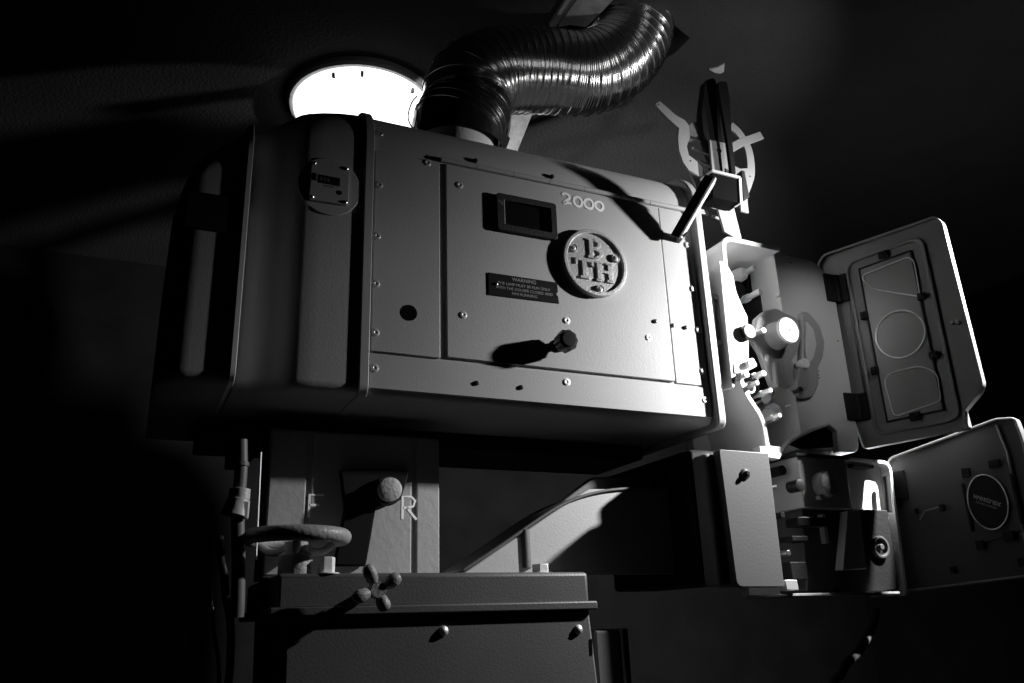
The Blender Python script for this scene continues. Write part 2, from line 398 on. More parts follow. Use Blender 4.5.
# ================================================================== DUCT
duct = thing('flexible_duct', 'shiny corrugated aluminium flexible duct curving from the lamphouse into the ceiling hole', 'duct')
path = [Vector((CX, CY, 2.215))]
for u, v, Y in ((466, 110, 1.50), (469, 88, 1.50), (495, 72, 1.495), (540, 71, 1.49), (583, 74, 1.475), (614, 61, 1.46), (632, 36, 1.45), (634, 12, 1.45), (634, -14, 1.45)):
    path.append(at(u, v, Y))
sp = spline(path, 40)
Ls = [0]
for a, c in zip(sp, sp[1:]): Ls.append(Ls[-1] + (c - a).length)
tot = Ls[-1]; N = 2600; res = []; j = 0
for i in range(N + 1):
    s = tot * i / N
    while j < len(Ls) - 2 and Ls[j + 1] < s: j += 1
    t = (s - Ls[j]) / max(1e-9, Ls[j + 1] - Ls[j]); res.append(sp[j].lerp(sp[j + 1], min(1, max(0, t))))
def drad(i):
    s = tot * i / N; ph = (s / .0215) % 1.0
    r =   .1005 + .00030 * math.cos(2 * PI * s / .0043)
    if ph < .14: r += .0034 * math.sin(PI * ph / .14)
    return r
bm = NB(); tube(bm, res, drad, 56, cap=False); obj('hose', bm, M['duct'], duct, ang=180)
# tape band with wrinkles and loose end
k1 = next(i for i in range(N) if tot * i / N > .085)
tp = [res[0] + Vector((0, 0, -.055)), res[0] + Vector((0, 0, -.03)), res[0] + Vector((0, 0, -.012))] + res[0:k1:10]
bm = NB(); tube(bm, tp, lambda i: .1020 + (.0014 * math.sin(i * 1.7)), 56, cap=False)
for v in bm.verts: v.co += (noise.noise_vector(v.co * 22) * .0022)
obj('tape_wrap', bm, M['tape'], duct)
bm = NB(); e = Vector((CX + .099, CY - .035, 2.19))
pp = [e + Vector((-.004, 0, .03)), e + Vector((.016, -.004, .008)), e + Vector((-.002, 0, -.045)), e + Vector((-.018, -.02, -.04)), e + Vector((-.016, -.02, .02))]
f0 = [bm.verts.new(q) for q in pp]; f1 = [bm.verts.new(q + Vector((.001, .003, 0))) for q in pp]
bm.faces.new(f0); bm.faces.new(f1)
for i in range(5): bm.faces.new((f0[i], f0[(i + 1) % 5], f1[(i + 1) % 5], f1[i]))
obj('tape_end', bm, M['tape'], duct)
bm = NB(); e = az(426, 120, 2.2)
e = Vector((CX - .104, CY - .01, 2.20)); tube(bm, spline([e + Vector((.008, 0, .075)), e + Vector((-.006, -.002, .05)), e + Vector((-.014, -.004, .01)), e + Vector((-.002, -.006, -.015)), e + Vector((.005, -.006, .02)), e + Vector((.006, -.002, .05))], 8), .0016, 8); obj('wire_tie', bm, M['steel'], duct)

# ================================================================== CEILING LAMP
lamp = thing('ceiling_lamp', 'glowing round white flush ceiling lamp above the lamphouse', 'ceiling lamp')
ZC = 2.6
lc = Vector((.490, 2.015, ZC))
bm = NB(); lathe(bm, [(0, .212), (.014, .212), (.022, .206), (.022, .180), (0, .180)], lc, (0, 0, -1), 64); obj('lamp_base', bm, M['lamprim'], lamp)
bm = NB(); lathe(bm, [(.020, .196), (.034, .194), (.048, .182), (.058, .155), (.065, .09), (.067, 0)], lc, (0, 0, -1), 64); obj('diffuser', bm, M['lamp'], lamp)
for a in (255, 232, 300, 20, 140):
    a = math.radians(a); p = lc + Vector((.192 * math.cos(a), .192 * math.sin(a), -.036)); bm = NB(); box(bm, -.004, .004, -.004, .004, -.012, .002); bmesh.ops.rotate(bm, verts=bm.verts, matrix=Matrix.Rotation(a, 3, 'Z')); bmesh.ops.translate(bm, verts=bm.verts, vec=p); obj('clip', bm, M['cast'], lamp)

# ================================================================== ROOM
hole = [az(u, v, ZC) for u, v in ((596, 2), (652, 12), (668, 20), (690, 38), (676, 52), (655, 66), (600, 50), (560, 34))]
def slab(bm, outer, inner, z):
    eds = []
    for lp in (outer, inner):
        vs = [bm.verts.new((p[0], p[1], z)) for p in lp]
        eds += [bm.edges.new((vs[i], vs[(i + 1) % len(vs)])) for i in range(len(vs))]
    bmesh.ops.triangle_fill(bm, use_beauty=True, edges=eds)
    return bm
X0, X1, Y0_, Y1_ = -2.4, 3.6, -1.6, 3.4
bm = NB(); slab(bm, [(X0, Y0_), (X1, Y0_), (X1, Y1_), (X0, Y1_)], [(p.x, p.y) for p in hole], ZC)
hv = [bm.verts.new((p.x, p.y, ZC)) for p in hole]; hu = [bm.verts.new((p.x, p.y, ZC + .16)) for p in hole]
for i in range(len(hole)): bm.faces.new((hv[i], hv[(i + 1) % len(hole)], hu[(i + 1) % len(hole)], hu[i]))
bm.faces.new(hu)
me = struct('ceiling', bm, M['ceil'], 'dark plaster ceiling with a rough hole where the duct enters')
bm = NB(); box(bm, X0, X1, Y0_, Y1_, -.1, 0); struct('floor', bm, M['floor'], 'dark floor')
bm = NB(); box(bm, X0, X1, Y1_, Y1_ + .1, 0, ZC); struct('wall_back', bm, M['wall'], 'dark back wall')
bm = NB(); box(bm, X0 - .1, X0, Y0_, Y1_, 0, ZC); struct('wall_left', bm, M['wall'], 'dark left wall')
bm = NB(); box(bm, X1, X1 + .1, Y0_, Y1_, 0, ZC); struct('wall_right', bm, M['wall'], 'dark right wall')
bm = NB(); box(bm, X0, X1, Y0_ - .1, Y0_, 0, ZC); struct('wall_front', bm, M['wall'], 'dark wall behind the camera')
# board and plaster bits at the hole
def flat_piece(name, px, z, th, m, label, cat, tilt=0):
    bm = NB(); ps = [az(u, v, z) for u, v in px]; lo = [bm.verts.new(p + Vector((0, 0, tilt * i))) for i, p in enumerate(ps)]; hi = [bm.verts.new(p + Vector((0, 0, th + tilt * i))) for i, p in enumerate(ps)]
    bm.faces.new(lo); bm.faces.new(hi)
    for i in range(len(ps)): bm.faces.new((lo[i], lo[(i + 1) % len(ps)], hi[(i + 1) % len(ps)], hi[i]))
    return tag(obj(name, bm, m, None, bevel=.001), label, cat)
flat_piece('ceiling_board', [(558, 27.5), (570, 25), (586, 27.5), (600, 14), (628, -16), (592, -18), (572, 6)], 2.580, .0198, M['wood'], 'broken old board at the edge of the ceiling hole above the duct', 'board')
flat_piece('wood_lath', [(549, 27), (555.5, 27.5), (580, -8), (572, -10)], 2.588, .0118, M['wood'], 'thin lath strip beside the broken ceiling board', 'lath')
flat_piece('plaster_chip', [(709, 70), (718, 68), (724.5, 64), (724, 72), (720.5, 74), (715, 73)], 2.594, .0058, M['plaster'], 'small pale loose chip of plaster on the ceiling above the reel arm', 'plaster chip')
tag(obj('patch_board', prism(NB(), [(at(u, v, 1.62).x, at(u, v, 1.62).z) for u, v in ((533, 112), (517, 152), (505, 150), (510, 128))] + [(.802, 2.6), (.862, 2.6)], 1.62, 1.632), M['plaster'], None, bevel=.001), 'pale rough plaster strip hanging behind the duct collar', 'plaster strip')

# ================================================================== REEL ARM
YR = 1.42
ra = thing('reel_arm', 'black upper reel arm with pale curved reel bracket plate above the projector head', 'reel arm')
bm = NB()
pl = [(656, 103), (660, 101), (676, 115), (685, 120), (689, 125), (690, 137), (687, 146), (689, 155), (697, 161), (703, 168), (706, 178), (709, 192), (709, 215), (696, 212), (696, 185), (690, 172), (683, 162), (679, 150), (678, 138), (679, 128), (668, 118), (657, 107)]
prism(bm, xz(pl, YR), YR, YR + .006); obj('reel_bracket', bm, M['paint_dim'], ra, bevel=.0008)
bm = NB()
pr = [(729, 122), (738, 128), (745, 138), (760, 132), (765, 131), (767, 135), (765, 139), (751, 145), (755, 156), (757, 170), (755, 180), (750, 187), (749, 195), (751, 206), (751, 216), (748, 221), (742, 221), (735, 214), (734, 200), (732, 175), (731, 168)]
pin_ = [(733, 163), (735, 162), (741, 165.5), (744.5, 166), (747, 164), (747.5, 160), (746.5, 153), (745, 149), (742.5, 148), (739, 148.5), (734, 151), (732, 154), (731.6, 157), (731.8, 159), (732, 160), (732.3, 161), (732.6, 162), (732.7, 162.5), (732.8, 162.7), (732.9, 162.8), (732.95, 162.9)]
# ring part built as ribbon pieces so the opening stays open
ring = [(731, 125), (738, 131), (745, 141), (749, 150), (751, 162), (751, 174), (748, 184), (744, 196), (745, 212)]
wid = .024
ribbon(bm, [(p.x, p.y) for p in spline([Vector((*q, 0)) for q in xz(ring, YR)], 5)], wid, YR, YR + .006)
ribbon(bm, xz([(728, 150), (740, 143), (762, 135)], YR), .022, YR - .0005, YR + .0065)
prism(bm, xz([(731, 164), (740, 168.5), (750, 168), (752, 184), (746, 194), (733, 194)], YR), YR - .0003, YR + .0062)
obj('reel_bracket', bm, M['paint_dim'], ra, bevel=.0008)
YA = 1.40
bm = NB(); prism(bm, roundpoly(xz([(705, 80), (715, 77), (719, 90), (721, 120), (724, 146), (709, 142), (703, 134), (701, 112)], YA), .012, 4), YA, YA + .022); obj('arm', bm, M['deep_black'], ra, bevel=.003)
bm = NB(); prism(bm, xz([(709, 140), (728, 144), (731, 175), (733, 205), (742, 242), (724, 232), (716, 205), (712, 175)], YA), YA - .002, YA + .004); obj('arm_plate', bm, M['paint_dim'], ra, bevel=.001)
bm = NB(); prism(bm, roundpoly(xz([(716, 83), (725, 83), (728, 100), (730, 140), (734, 176), (730, 178), (725, 140), (718, 100)], YA - .02), .010, 4), YA - .028, YA - .018); obj('strap', bm, M['deep_black'], ra, bevel=.001)
bm = NB(); q_ = xz([(708, 174), (736, 181), (737, 206), (709, 200)], YA - .035); prism(bm, q_, YA - .05, YA - .006); obj('guide_block', bm, M['hole'], ra, bevel=.001)
bm = NB(); q_ = xz([(708, 172.6), (736, 179.6), (736, 182.0), (708, 175)], YA - .037); prism(bm, q_, YA - .054, YA - .006); q_ = xz([(734.5, 181), (737, 181), (738, 206), (735.8, 206)], YA - .037); prism(bm, q_, YA - .054, YA - .03); obj('guide_edge', bm, M['steel_soft'], ra)
bm = NB(); q_ = xz([(739, 172), (742, 173), (747, 199), (741, 201)], YA - .02); prism(bm, q_, YA - .03, YA - .01); obj('side_roller', bm, M['blackmat'], ra, bevel=.001)
for k, (u0, v0, u1, v1) in enumerate(((690, 137, 712, 145), (692, 148, 713, 157), (697, 160, 713, 168), (712, 198, 726, 203), (712, 207, 727, 213), (712, 216, 729, 223))):
    bm = NB(); cyl(bm, at(u0, v0, YR + .02), at(u1, v1, YA + .03), .0035, n=10); obj('tie_rod', bm, M['cast'], ra)
p = at(719, 151, YA - .002); bm = NB(); lathe(bm, [(0, .0065), (.003, .006), (.0035, 0)], p, (0, -1, 0), 16); obj('bolt', bm, M['blackmat'], ra)
for u, v in ((658.5, 104.5), (690.5, 161), (750, 176.5), (735, 217)):
    p = at(u, v, YR); bm = NB(); lathe(bm, [(-.001, .0022), (.0014, .0018), (.0014, 0)], p, (0, -1, 0), 10); obj('rivet', bm, M['blackmat'], ra)
bm = NB(); tube(bm, [at(701, 130, 1.44), at(724, 200, 1.44), at(742, 262, 1.44)], .012, 12); obj('post', bm, M['blackmat'], ra)
bm = NB(); prism(bm, xz([(690, 124), (701, 122), (704, 134), (696, 138)], 1.44), 1.43, 1.47); obj('clamp', bm, M['steel_soft'], ra, bevel=.002)

# ================================================================== PROJECTOR HEAD
hd = thing('projector_head', 'open projector mechanism case with film path rollers and glazed door swung wide', 'projector head')
rimpts = roundpoly([(1.272, 1.9355), (1.113, 1.9385), (1.1095, 1.80), (1.1125, 1.600), (1.157, 1.535), (1.1600, 1.4745), (1.190, 1.4745)], [.001, .026, .02, .03, .02, .001, .001])
rimpts = [p for p in rimpts if True][5:-5]
rimpts = [(1.272, 1.9355)] + rimpts + [(1.192, 1.4745)]
bm = NB(); ribbon(bm, rimpts, .007, 1.284, 1.46); obj('case_shell', bm, M['rim'], hd, bevel=.001)
bm = NB(); ribbon(bm, rimpts, .011, 1.279, 1.2845); obj('case_rim', bm, M['rim'], hd, bevel=.002)
bm = NB(); box(bm, 1.110, 1.285, 1.455, 1.48, 1.475, 1.936); obj('back_panel', bm, M['enamel'], hd)
bm = NB()
prism(bm, roundpoly([(1.272, 1.9365), (1.400, 1.9340), (1.440, 1.880), (1.440, 1.640), (1.437, 1.530), (1.432, 1.484), (1.272, 1.484)], [.002, .025, .02, .02, .01, .02, .005]), 1.300, 1.46)
obj('mechanism_plate', bm, M['enamel'], hd, bevel=.008, seg=3)
# light shield inside left wall (stands proud, catching the lamp)
bm = NB(); prism(bm, roundpoly(xz([(718, 261), (725, 264), (732, 276), (735, 292), (740, 304), (746.5, 318), (747.5, 345), (747.5, 361), (740, 368), (735, 372), (733, 388), (731, 388)], 1.278), .004, 3), 1.274, 1.345); obj('light_shield', bm, M['rim'], hd, bevel=.001)
# gear casting
bm = NB(); prism(bm, roundpoly(xz([(756, 318), (764, 311), (776, 308), (785, 313), (797, 318), (802, 335), (797, 352), (791, 362), (791, 388), (773, 388), (768, 375), (760, 352), (752, 340)], 1.288), .006, 3), 1.286, 1.302); obj('gear_casting', bm, M['cast'], hd, bevel=.004, seg=3)
bm = NB(); prism(bm, roundpoly(xz([(773, 362), (792, 362), (793, 386), (774, 388)], 1.282), .003, 3), 1.279, 1.290); obj('gear_box', bm, M['cast'], hd, bevel=.003)
bm = NB(); prism(bm, roundpoly(xz([(800, 311), (808, 313), (819, 326), (824, 343), (822, 358), (817, 368), (818, 384), (813, 396), (803, 399), (795, 394), (791, 384), (799, 370), (800, 340)], 1.292), .008, 3), 1.287, 1.302); obj('cam_cover', bm, M['cast'], hd, bevel=.005, seg=3)
bm = NB(); prism(bm, roundpoly(xz([(805, 322), (812, 330), (815, 345), (812, 358), (806, 366), (804, 350)], 1.284), .004, 3), 1.279, 1.289); obj('cam_lobe', bm, M['enamel'], hd, bevel=.003)
bm = NB(); prism(bm, roundpoly(xz([(797, 368), (806, 369), (807, 387), (802, 393), (794, 390)], 1.275), .004, 3), 1.268, 1.289); obj('lever_block', bm, M['cast'], hd, bevel=.002)
bm = NB(); cyl(bm, at(801, 389, 1.262), at(801, 389, 1.262) + Vector((0, .02, 0)), .0058, n=16); obj('lever_bore', bm, M['black'], hd)
def knob(name, u, v, Y, r, L, m, par=hd, back=None, mb='cast'):
    p = at(u, v, Y); bm = NB(); lathe(bm, [(0, 0), (0, r * .9), (.0012, r), (L * .5, r), (L * .5, r * .8), (L, r * .8)], p, (0, 1, 0), 28); return obj(name, bm, M[m], par)
bm = NB(); p = at(789, 330, 1.243); lathe(bm, [(0, 0), (0, .002), (-.0008, .0022), (-.0008, .0265), (.002, .0285), (.006, .0285)], p, (0, 1, 0), 40); obj('flywheel_knob', bm, M['rim'], hd)
bm = NB(); lathe(bm, [(.006, .0285), (.010, .026), (.022, .025), (.026, .028), (.038, .030), (.045, .031)], p, (0, 1, 0), 40); obj('flywheel_barrel', bm, M['cast'], hd)
bm = NB(); lathe(bm, [(0, 0), (0, .0025)], p + Vector((0, -.0015, 0)), (0, 1, 0), 12); lathe(bm, [(0, .0026), (.003, .0026)], p + Vector((0, -.0015, 0)), (0, 1, 0), 12); obj('flywheel_pin', bm, M['blackmat'], hd)
knob('idler_knob', 806, 363, 1.262, .0112, .028, 'rim')
knob('sprocket_hub', 750, 331, 1.262, .0165, .06, 'black')
# pins (film rollers)
pins = [(751, 363, 1.262, .0078, .10), (747, 374, 1.260, .0072, .09), (764, 373, 1.262, .0064, .06), (757.5, 382.5, 1.264, .0054, .07), (771, 390, 1.264, .0052, .06),
        (780, 415, 1.262, .0048, .045), (790.5, 405.5, 1.292, .0028, .012), (793, 430, 1.292, .0026, .012), (755, 267.5, 1.325, .0068, .08), (760.5, 291, 1.315, .0068, .09), (780, 294.8, 1.293, .0036, .012), (764, 330, 1.255, .0062, .07)]
for k, (u, v, Y, r, L) in enumerate(pins):
    p = at(u, v, Y); bm = NB(); lathe(bm, [(0, 0), (0, r * .85), (.0012, r), (L * .45, r), (L * .45, r * 1.35), (L * .6, r * 1.35), (L * .6, r), (L, r)] if L > .03 else [(0, 0), (0, r * .7), (.002, r), (L, r)], p, (0, 1, 0), 20); obj('roller_pin', bm, M['steel_soft'] if k % 3 else M['rim'], hd)
# upper gate parts
bm = NB(); lathe(bm, [(0, 0), (0, .017), (.004, .019), (.05, .019), (.05, .024), (.09, .024)], at(739, 288, 1.33), (0, 1, 0), 28); obj('feed_sprocket', bm, M['black'], hd)
bm = NB(); lathe(bm, [(0, .010), (.01, .016), (.05, .018), (.09, .018)], at(745, 272, 1.35), (0, 1, 0), 24); obj('roller', bm, M['enamel'], hd)
bm = NB(); prism(bm, roundpoly(xz([(744, 270), (756, 272), (766, 294), (758, 300), (742, 292)], 1.40), .006, 3), 1.385, 1.455); obj('pad_arm', bm, M['blackmat'], hd, bevel=.003)
bm = NB(); prism(bm, roundpoly(xz([(748, 300), (770, 306), (772, 345), (762, 400), (744, 398)], 1.40), .006, 3), 1.36, 1.455); obj('film_gate', bm, M['blackmat'], hd, bevel=.003)
# lower film gate lever and intermittent
bm = NB(); prism(bm, roundpoly(xz([(733, 364), (742, 360), (753, 358), (757, 366), (746, 372), (734, 374)], 1.274), .004, 3), 1.272, 1.300); obj('gate_lever', bm, M['rim'], hd, bevel=.002)
bm = NB(); prism(bm, circ(*xz([(749, 388)], 1.285)[0], .013, 28), 1.28, 1.30, inner=circ(*xz([(749, 388)], 1.285)[0], .0085, 28)); obj('sprocket_ring', bm, M['steel_soft'], hd, bevel=.001)
bm = NB(); cyl(bm, at(748, 386, 1.30), at(748, 386, 1.46), .024, n=28); obj('sprocket_drum', bm, M['blackmat'], hd)
bm = NB(); c_ = at(752, 395, 1.32); tube(bm, spline([at(736, 392, 1.31), at(741, 401, 1.31), at(752, 404, 1.31), at(766, 399, 1.31), at(772, 393, 1.31)], 8), .0026, 8); obj('film_guide', bm, M['cast'], hd)
bm = NB(); cyl(bm, at(748, 430, 1.33), at(770, 414, 1.33), .016, .014, n=24); cyl(bm, at(769, 415, 1.33), at(775, 411, 1.33), .019, .019, n=24); obj('lower_roller', bm, M['enamel'], hd)
bm = NB(); cyl(bm, at(766, 398, 1.30), at(770, 408, 1.40), .010, n=20); cyl(bm, at(757, 412, 1.36), at(757, 412, 1.45), .012, n=20); obj('stripper', bm, M['cast'], hd)
bm = NB(); prism(bm, xz([(787, 444), (796, 436), (826, 427), (832, 430), (836, 447), (800, 449)], 1.2993), 1.2985, 1.3005); obj('slot', bm, M['hole'], hd)
bm = NB(); ribbon(bm, xz([(778, 455), (790, 441), (812, 430), (828, 424), (836, 431), (838, 452)], 1.29), .006, 1.285, 1.3005); obj('slot_bead', bm, M['enamel'], hd, bevel=.0015)
for u, v in ((818, 371), (818.5, 375), (819, 378), (791, 262.5), (838, 341)):
    p = at(u, v, 1.2995); bm = NB(); lathe(bm, [(0, .0016), (.0008, .0016)], p, (0, -1, 0), 10); obj('pin_hole', bm, M['hole'], hd)
# --- open glazed door
PH = math.radians(72); dd = Vector((math.cos(PH), -math.sin(PH), 0)); dn = Vector((-math.sin(PH), -math.cos(PH), 0))
HX = Vector((1.452, 1.312, 0))
D1 = lambda s, z, c: HX + dd * s + dn * c + Vector((0, 0, z))
def onp(u, v, h, c=0.0):
    h = h + dn * c; d = ray(u, v); s = (h - CAMP).dot(dn) / d.dot(dn); p = CAMP + d * s; return ((p - h).dot(dd), p.z)
def dpx(px, h=HX, c=0.0): return [onp(u, v, h, c) for u, v in px]
out1 = roundpoly(dpx([(820, 264), (826, 256), (936, 218), (943, 224), (983.5, 384), (981, 392), (965, 411), (969.5, 428), (866, 448), (856, 424), (841, 413)]), [.010, .006, .008, .006, .006, .006, .004, .003, .004, .014, .006])
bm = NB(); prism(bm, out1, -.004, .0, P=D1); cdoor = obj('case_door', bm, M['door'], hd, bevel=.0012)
cdoor['label'] = 'grey case door with a glazed inspection window'
# raised edge lip all round
bm = NB(); ribbon(bm, out1 + [out1[0], out1[1]], .005, -.008, .010, P=D1); obj('door_lip', bm, M['door'], cdoor, bevel=.0012)
# pressed step around window
wx = dpx([(858.6, 269), (911.7, 250), (945.4, 410.7), (887, 423)])
cx_ = sum(p[0] for p in wx) / 4; cz_ = sum(p[1] for p in wx) / 4
def grow(pts, dx, dz): return [(p[0] + (dx if p[0] > cx_ else -dx), p[1] + (dz if p[1] > cz_ else -dz)) for p in pts]
bm = NB(); g1 = roundpoly(grow(wx, .022, .018), .025, 6); g0 = roundpoly(grow(wx, .030, .026), .030, 6)
prism(bm, g0, 0, .006, P=D1, inner=g1); obj('pressed_step', bm, M['door'], cdoor, bevel=.0028, seg=3)
bm = NB(); prism(bm, roundpoly(wx, .002, 2), 0, .004, P=D1, inner=roundpoly(grow(wx, -.004, -.004), .002, 2)); obj('window_frame', bm, M['blackmat'], cdoor, bevel=.0006)
bm = NB(); prism(bm, roundpoly(grow(wx, -.003, -.003), .002, 2), .0004, .0024, P=D1); obj('window_pane', bm, M['steel_soft'] if False else M['glass'], cdoor)
# port plate behind pane with its openings drawn as raised beads
def bead(pts, w=.0030, c=.004, closed=True, m='steel_soft'):
    bm = NB(); P_ = [D1(a, b_, c) for a, b_ in pts]
    if closed: P_ = P_ + [P_[0], P_[1]]
    tube(bm, P_, w / 2, 8); return obj('port_bead', bm, M[m], cdoor)
bead(roundpoly(dpx([(860, 277), (909, 257), (915, 262), (921, 297), (875, 290)]), [.020, .012, .01, .01, .014], 6))
cc = onp(900.7, 334.5, HX); bead(circ(cc[0], cc[1], .0530, 48), .0042)
bead(roundpoly(dpx([(883, 375), (921, 366), (938, 373), (942, 401), (895, 417)]), [.03, .02, .02, .01, .012], 6))
for u, v, w_, h_ in ((884, 255.5, .010, .008), (922.6, 297, .008, .0075), (935, 355.6, .008, .0075), (916, 417, .010, .0085), (876, 371, .008, .0085), (865, 316, .007, .0085)):
    s_, z_ = onp(u, v, HX); bm = NB(); box(bm, s_ - w_, s_ + w_, .002, .010, z_ - h_, z_ + h_, P=lambda a, b_, c: D1(a, b_, c)); cyl(bm, D1(s_ + .002, z_, .010), D1(s_ + .002, z_, .013), .003, n=12); obj('window_clip', bm, M['blackmat'], cdoor, bevel=.001)
s_, z_ = onp(959, 323, HX); bm = NB(); cyl(bm, D1(s_, z_, 0), D1(s_, z_, .012), .0045, n=16); cyl(bm, D1(s_ - .012, z_ + .003, 0), D1(s_ - .012, z_ + .003, .006), .0035, n=16); obj('door_catch', bm, M['steel'], cdoor)
# hinges
for (u0, v0, u1, v1) in ((823, 274, 823, 300), (843, 393, 843, 419)):
    z0, z1 = at(u1, v1, 1.30).z, at(u0, v0, 1.30).z
    bm = NB(); box(bm, 1.412, 1.443, 1.294, 1.3005, z0, z1); hp = D1(0.0, 0, 0); cyl(bm, (1.4475, 1.297, z0), (1.4475, 1.297, z1), .006, n=16)
    s0 = .004; prism(bm, [(s0, z0), (s0 + .030, z0), (s0 + .030, z1), (s0, z1)], 0, .006, P=D1)
    for q_ in (.25, .75): cyl(bm, (1.424, 1.2945, z0 + (z1 - z0) * q_), (1.424, 1.292, z0 + (z1 - z0) * q_), .003, n=12)
    obj('door_hinge', bm, M['blackmat'], hd, bevel=.001)

# ================================================================== SOUNDHEAD
sd = thing('soundhead', 'lower sound unit with smooth pale front cover and open side compartment', 'soundhead')
YS = 1.235
bm = NB(); q_ = xz([(719, 449), (768.5, 453), (784.5, 587), (737, 587)], YS)
prism(bm, roundpoly(q_, [.006, .002, .002, .014], 5), YS, YS + .02); fc = obj('front_cover', bm, M['cover'], sd, bevel=.0025, seg=3); fc['label'] = 'smooth pale cover plate'
fx0 = q_[0][0]; fz1 = q_[0][1]; fz0 = q_[3][1]
p = at(745, 474, YS); bm = NB(); lathe(bm, [(0, .0105), (.003, .0095), (.004, .005), (.008, .005), (.010, .0035), (.010, 0)], p, (0, -1, 0), 20); obj('screw', bm, M['black'], fc)
bm = NB(); box(bm, fx0 - .020, fx0 + .108, YS + .018, 1.30, fz0 + .002, fz1 - .004)
obj('cover_box', bm, M['paint_dark'], sd, bevel=.01, seg=3)
bm = NB(); box(bm, fx0 - .02, fx0 + .10, 1.30, 1.62, fz0 + .01, 1.468); obj('gear_housing', bm, M['blackmat'], sd, bevel=.008)
bm = NB(); cyl(bm, (fx0 - .024, 1.36, 1.42), (fx0 - .018, 1.36, 1.42), .014, n=20); obj('port_plug', bm, M['black'], sd)
# connecting lug between head and soundhead
bm = NB(); q_ = xz([(757, 447), (771, 447), (779, 455), (777, 460), (758, 457)], 1.27); prism(bm, q_, 1.262, 1.285); obj('lug', bm, M['rim'], sd, bevel=.001)
# compartment walls
bm = NB(); box(bm, 1.135, 1.500, 1.36, 1.385, 1.195, 1.478); obj('compartment_back', bm, M['enamel'], sd)
bm = NB(); prism(bm, xz([(844, 461), (884, 464), (892, 592), (842, 592)], 1.305), 1.305, 1.362); obj('compartment_panel', bm, M['rim'], sd, bevel=.001)
bm = NB(); rp_ = roundpoly(xz([(843, 459), (888, 463), (905, 595)], 1.285), [.001, .020, .001]); rp_ = rp_[5:-5] if False else rp_
ribbon(bm, [xz([(843, 459.5)], 1.285)[0]] + rp_[4:-4] + [xz([(903, 594)], 1.285)[0]], .007, 1.280, 1.37); obj('compartment_rim', bm, M['enamel'], sd, bevel=.0015)
bm = NB(); box(bm, *[p for p in (xz([(852, 462.5)], 1.29)[0][0], xz([(873, 466)], 1.29)[0][0])], 1.288, 1.304, xz([(852, 467)], 1.29)[0][1], xz([(852, 463.5)], 1.29)[0][1]); obj('seal_strip', bm, M['black'], sd)
bm = NB(); cyl(bm, at(886, 477, 1.28), at(889, 512, 1.28), .007, n=14); obj('hinge_pin', bm, M['blackmat'], sd)
# exciter box with lens
bx = xz([(794, 457), (845, 462), (845, 506), (800, 508)], 1.27)
bm = NB(); box(bm, bx[0][0], bx[1][0] - .008, 1.262, 1.362, bx[3][1], bx[0][1]); eb = obj('exciter_box', bm, M['enamel'], sd, bevel=.002)
bm = NB(); box(bm, bx[0][0] - .006, bx[1][0] + .002, 1.256, 1.36, bx[0][1], bx[0][1] + .006); obj('box_lid', bm, M['blackmat'], eb, bevel=.001)
bm = NB(); p = at(832, 483, 1.235); lathe(bm, [(0, 0), (.0005, .014), (.004, .0235), (.010, .0265), (.028, .0270)], p, (0, 1, 0), 36); obj('lens_knob', bm, M['cast'], eb)
bm = NB(); p = at(801, 485, 1.235); lathe(bm, [(0, 0), (0, .008), (.001, .0115), (.008, .012), (.03, .012)], p, (0, 1, 0), 24); obj('lamp_knob', bm, M['black'], eb)
bm = NB(); p = at(822, 497, 1.25); lathe(bm, [(0, 0), (0, .0035), (.001, .0048), (.014, .005)], p, (0, 1, 0), 14); obj('thumbscrew', bm, M['steel_soft'], eb)
# sound drum block
b1 = xz([(800, 508), (842, 508), (855, 588), (805, 592)], 1.29)
bm = NB(); prism(bm, b1, 1.285, 1.362); obj('drum_block', bm, M['cast_dim'], sd, bevel=.003)
b2 = xz([(842, 508), (889, 510), (900, 590), (846, 592)], 1.275)
bm = NB(); prism(bm, roundpoly(b2, .003, 3), 1.278, 1.31); obj('amplifier_block', bm, M['blackmat'], sd, bevel=.002)
bm = NB(); prism(bm, xz([(847, 511), (859, 509), (866, 569), (842, 570)], 1.26), 1.258, 1.279); obj('slanted_plate', bm, M['enamel'], sd, bevel=.0015)
c_ = xz([(881, 547)], 1.272)[0]; bm = NB(); prism(bm, circ(*c_, .0225, 36), 1.270, 1.279, inner=circ(*c_, .017, 36)); prism(bm, circ(*c_, .006, 18), 1.268, 1.279); obj('dial_ring', bm, M['dim'], sd, bevel=.001)
bm = NB(); box(bm, xz([(822, 510)], 1.27)[0][0], xz([(825, 510)], 1.27)[0][0], 1.272, 1.286, xz([(826, 543)], 1.27)[0][1], xz([(824, 514)], 1.27)[0][1]); obj('indicator_bar', bm, M['steel_soft'], sd)
for u0, v0, u1, v1, m_ in ((795, 517, 826, 527, 'black'), (789, 536, 806, 542, 'blackmat'), (787, 562, 806, 580, 'blackmat')):
    a_ = xz([(u0, v0)], 1.27)[0]; c_ = xz([(u1, v1)], 1.27)[0]; bm = NB(); box(bm, a_[0], c_[0], 1.262, 1.30, c_[1], a_[1]); obj('film_guide', bm, M[m_], sd, bevel=.002)
for u, v, r, Y in ((776, 486, .0030, 1.262), (789, 553, .0055, 1.25), (783, 515, .006, 1.27), (783, 470, .010, 1.28)):
    p = at(u, v, Y); bm = NB(); lathe(bm, [(0, 0), (0, r * .8), (.001, r), (.08, r)], p, (0, 1, 0), 18); obj('roller_pin', bm, M['steel'] if r < .006 else M['blackmat'], sd)
bm = NB(); q_ = xz([(785, 580), (797, 580), (799, 590), (787, 590)], 1.24); prism(bm, q_, 1.24, 1.26); obj('latch_block', bm, M['steel_soft'], sd, bevel=.001)
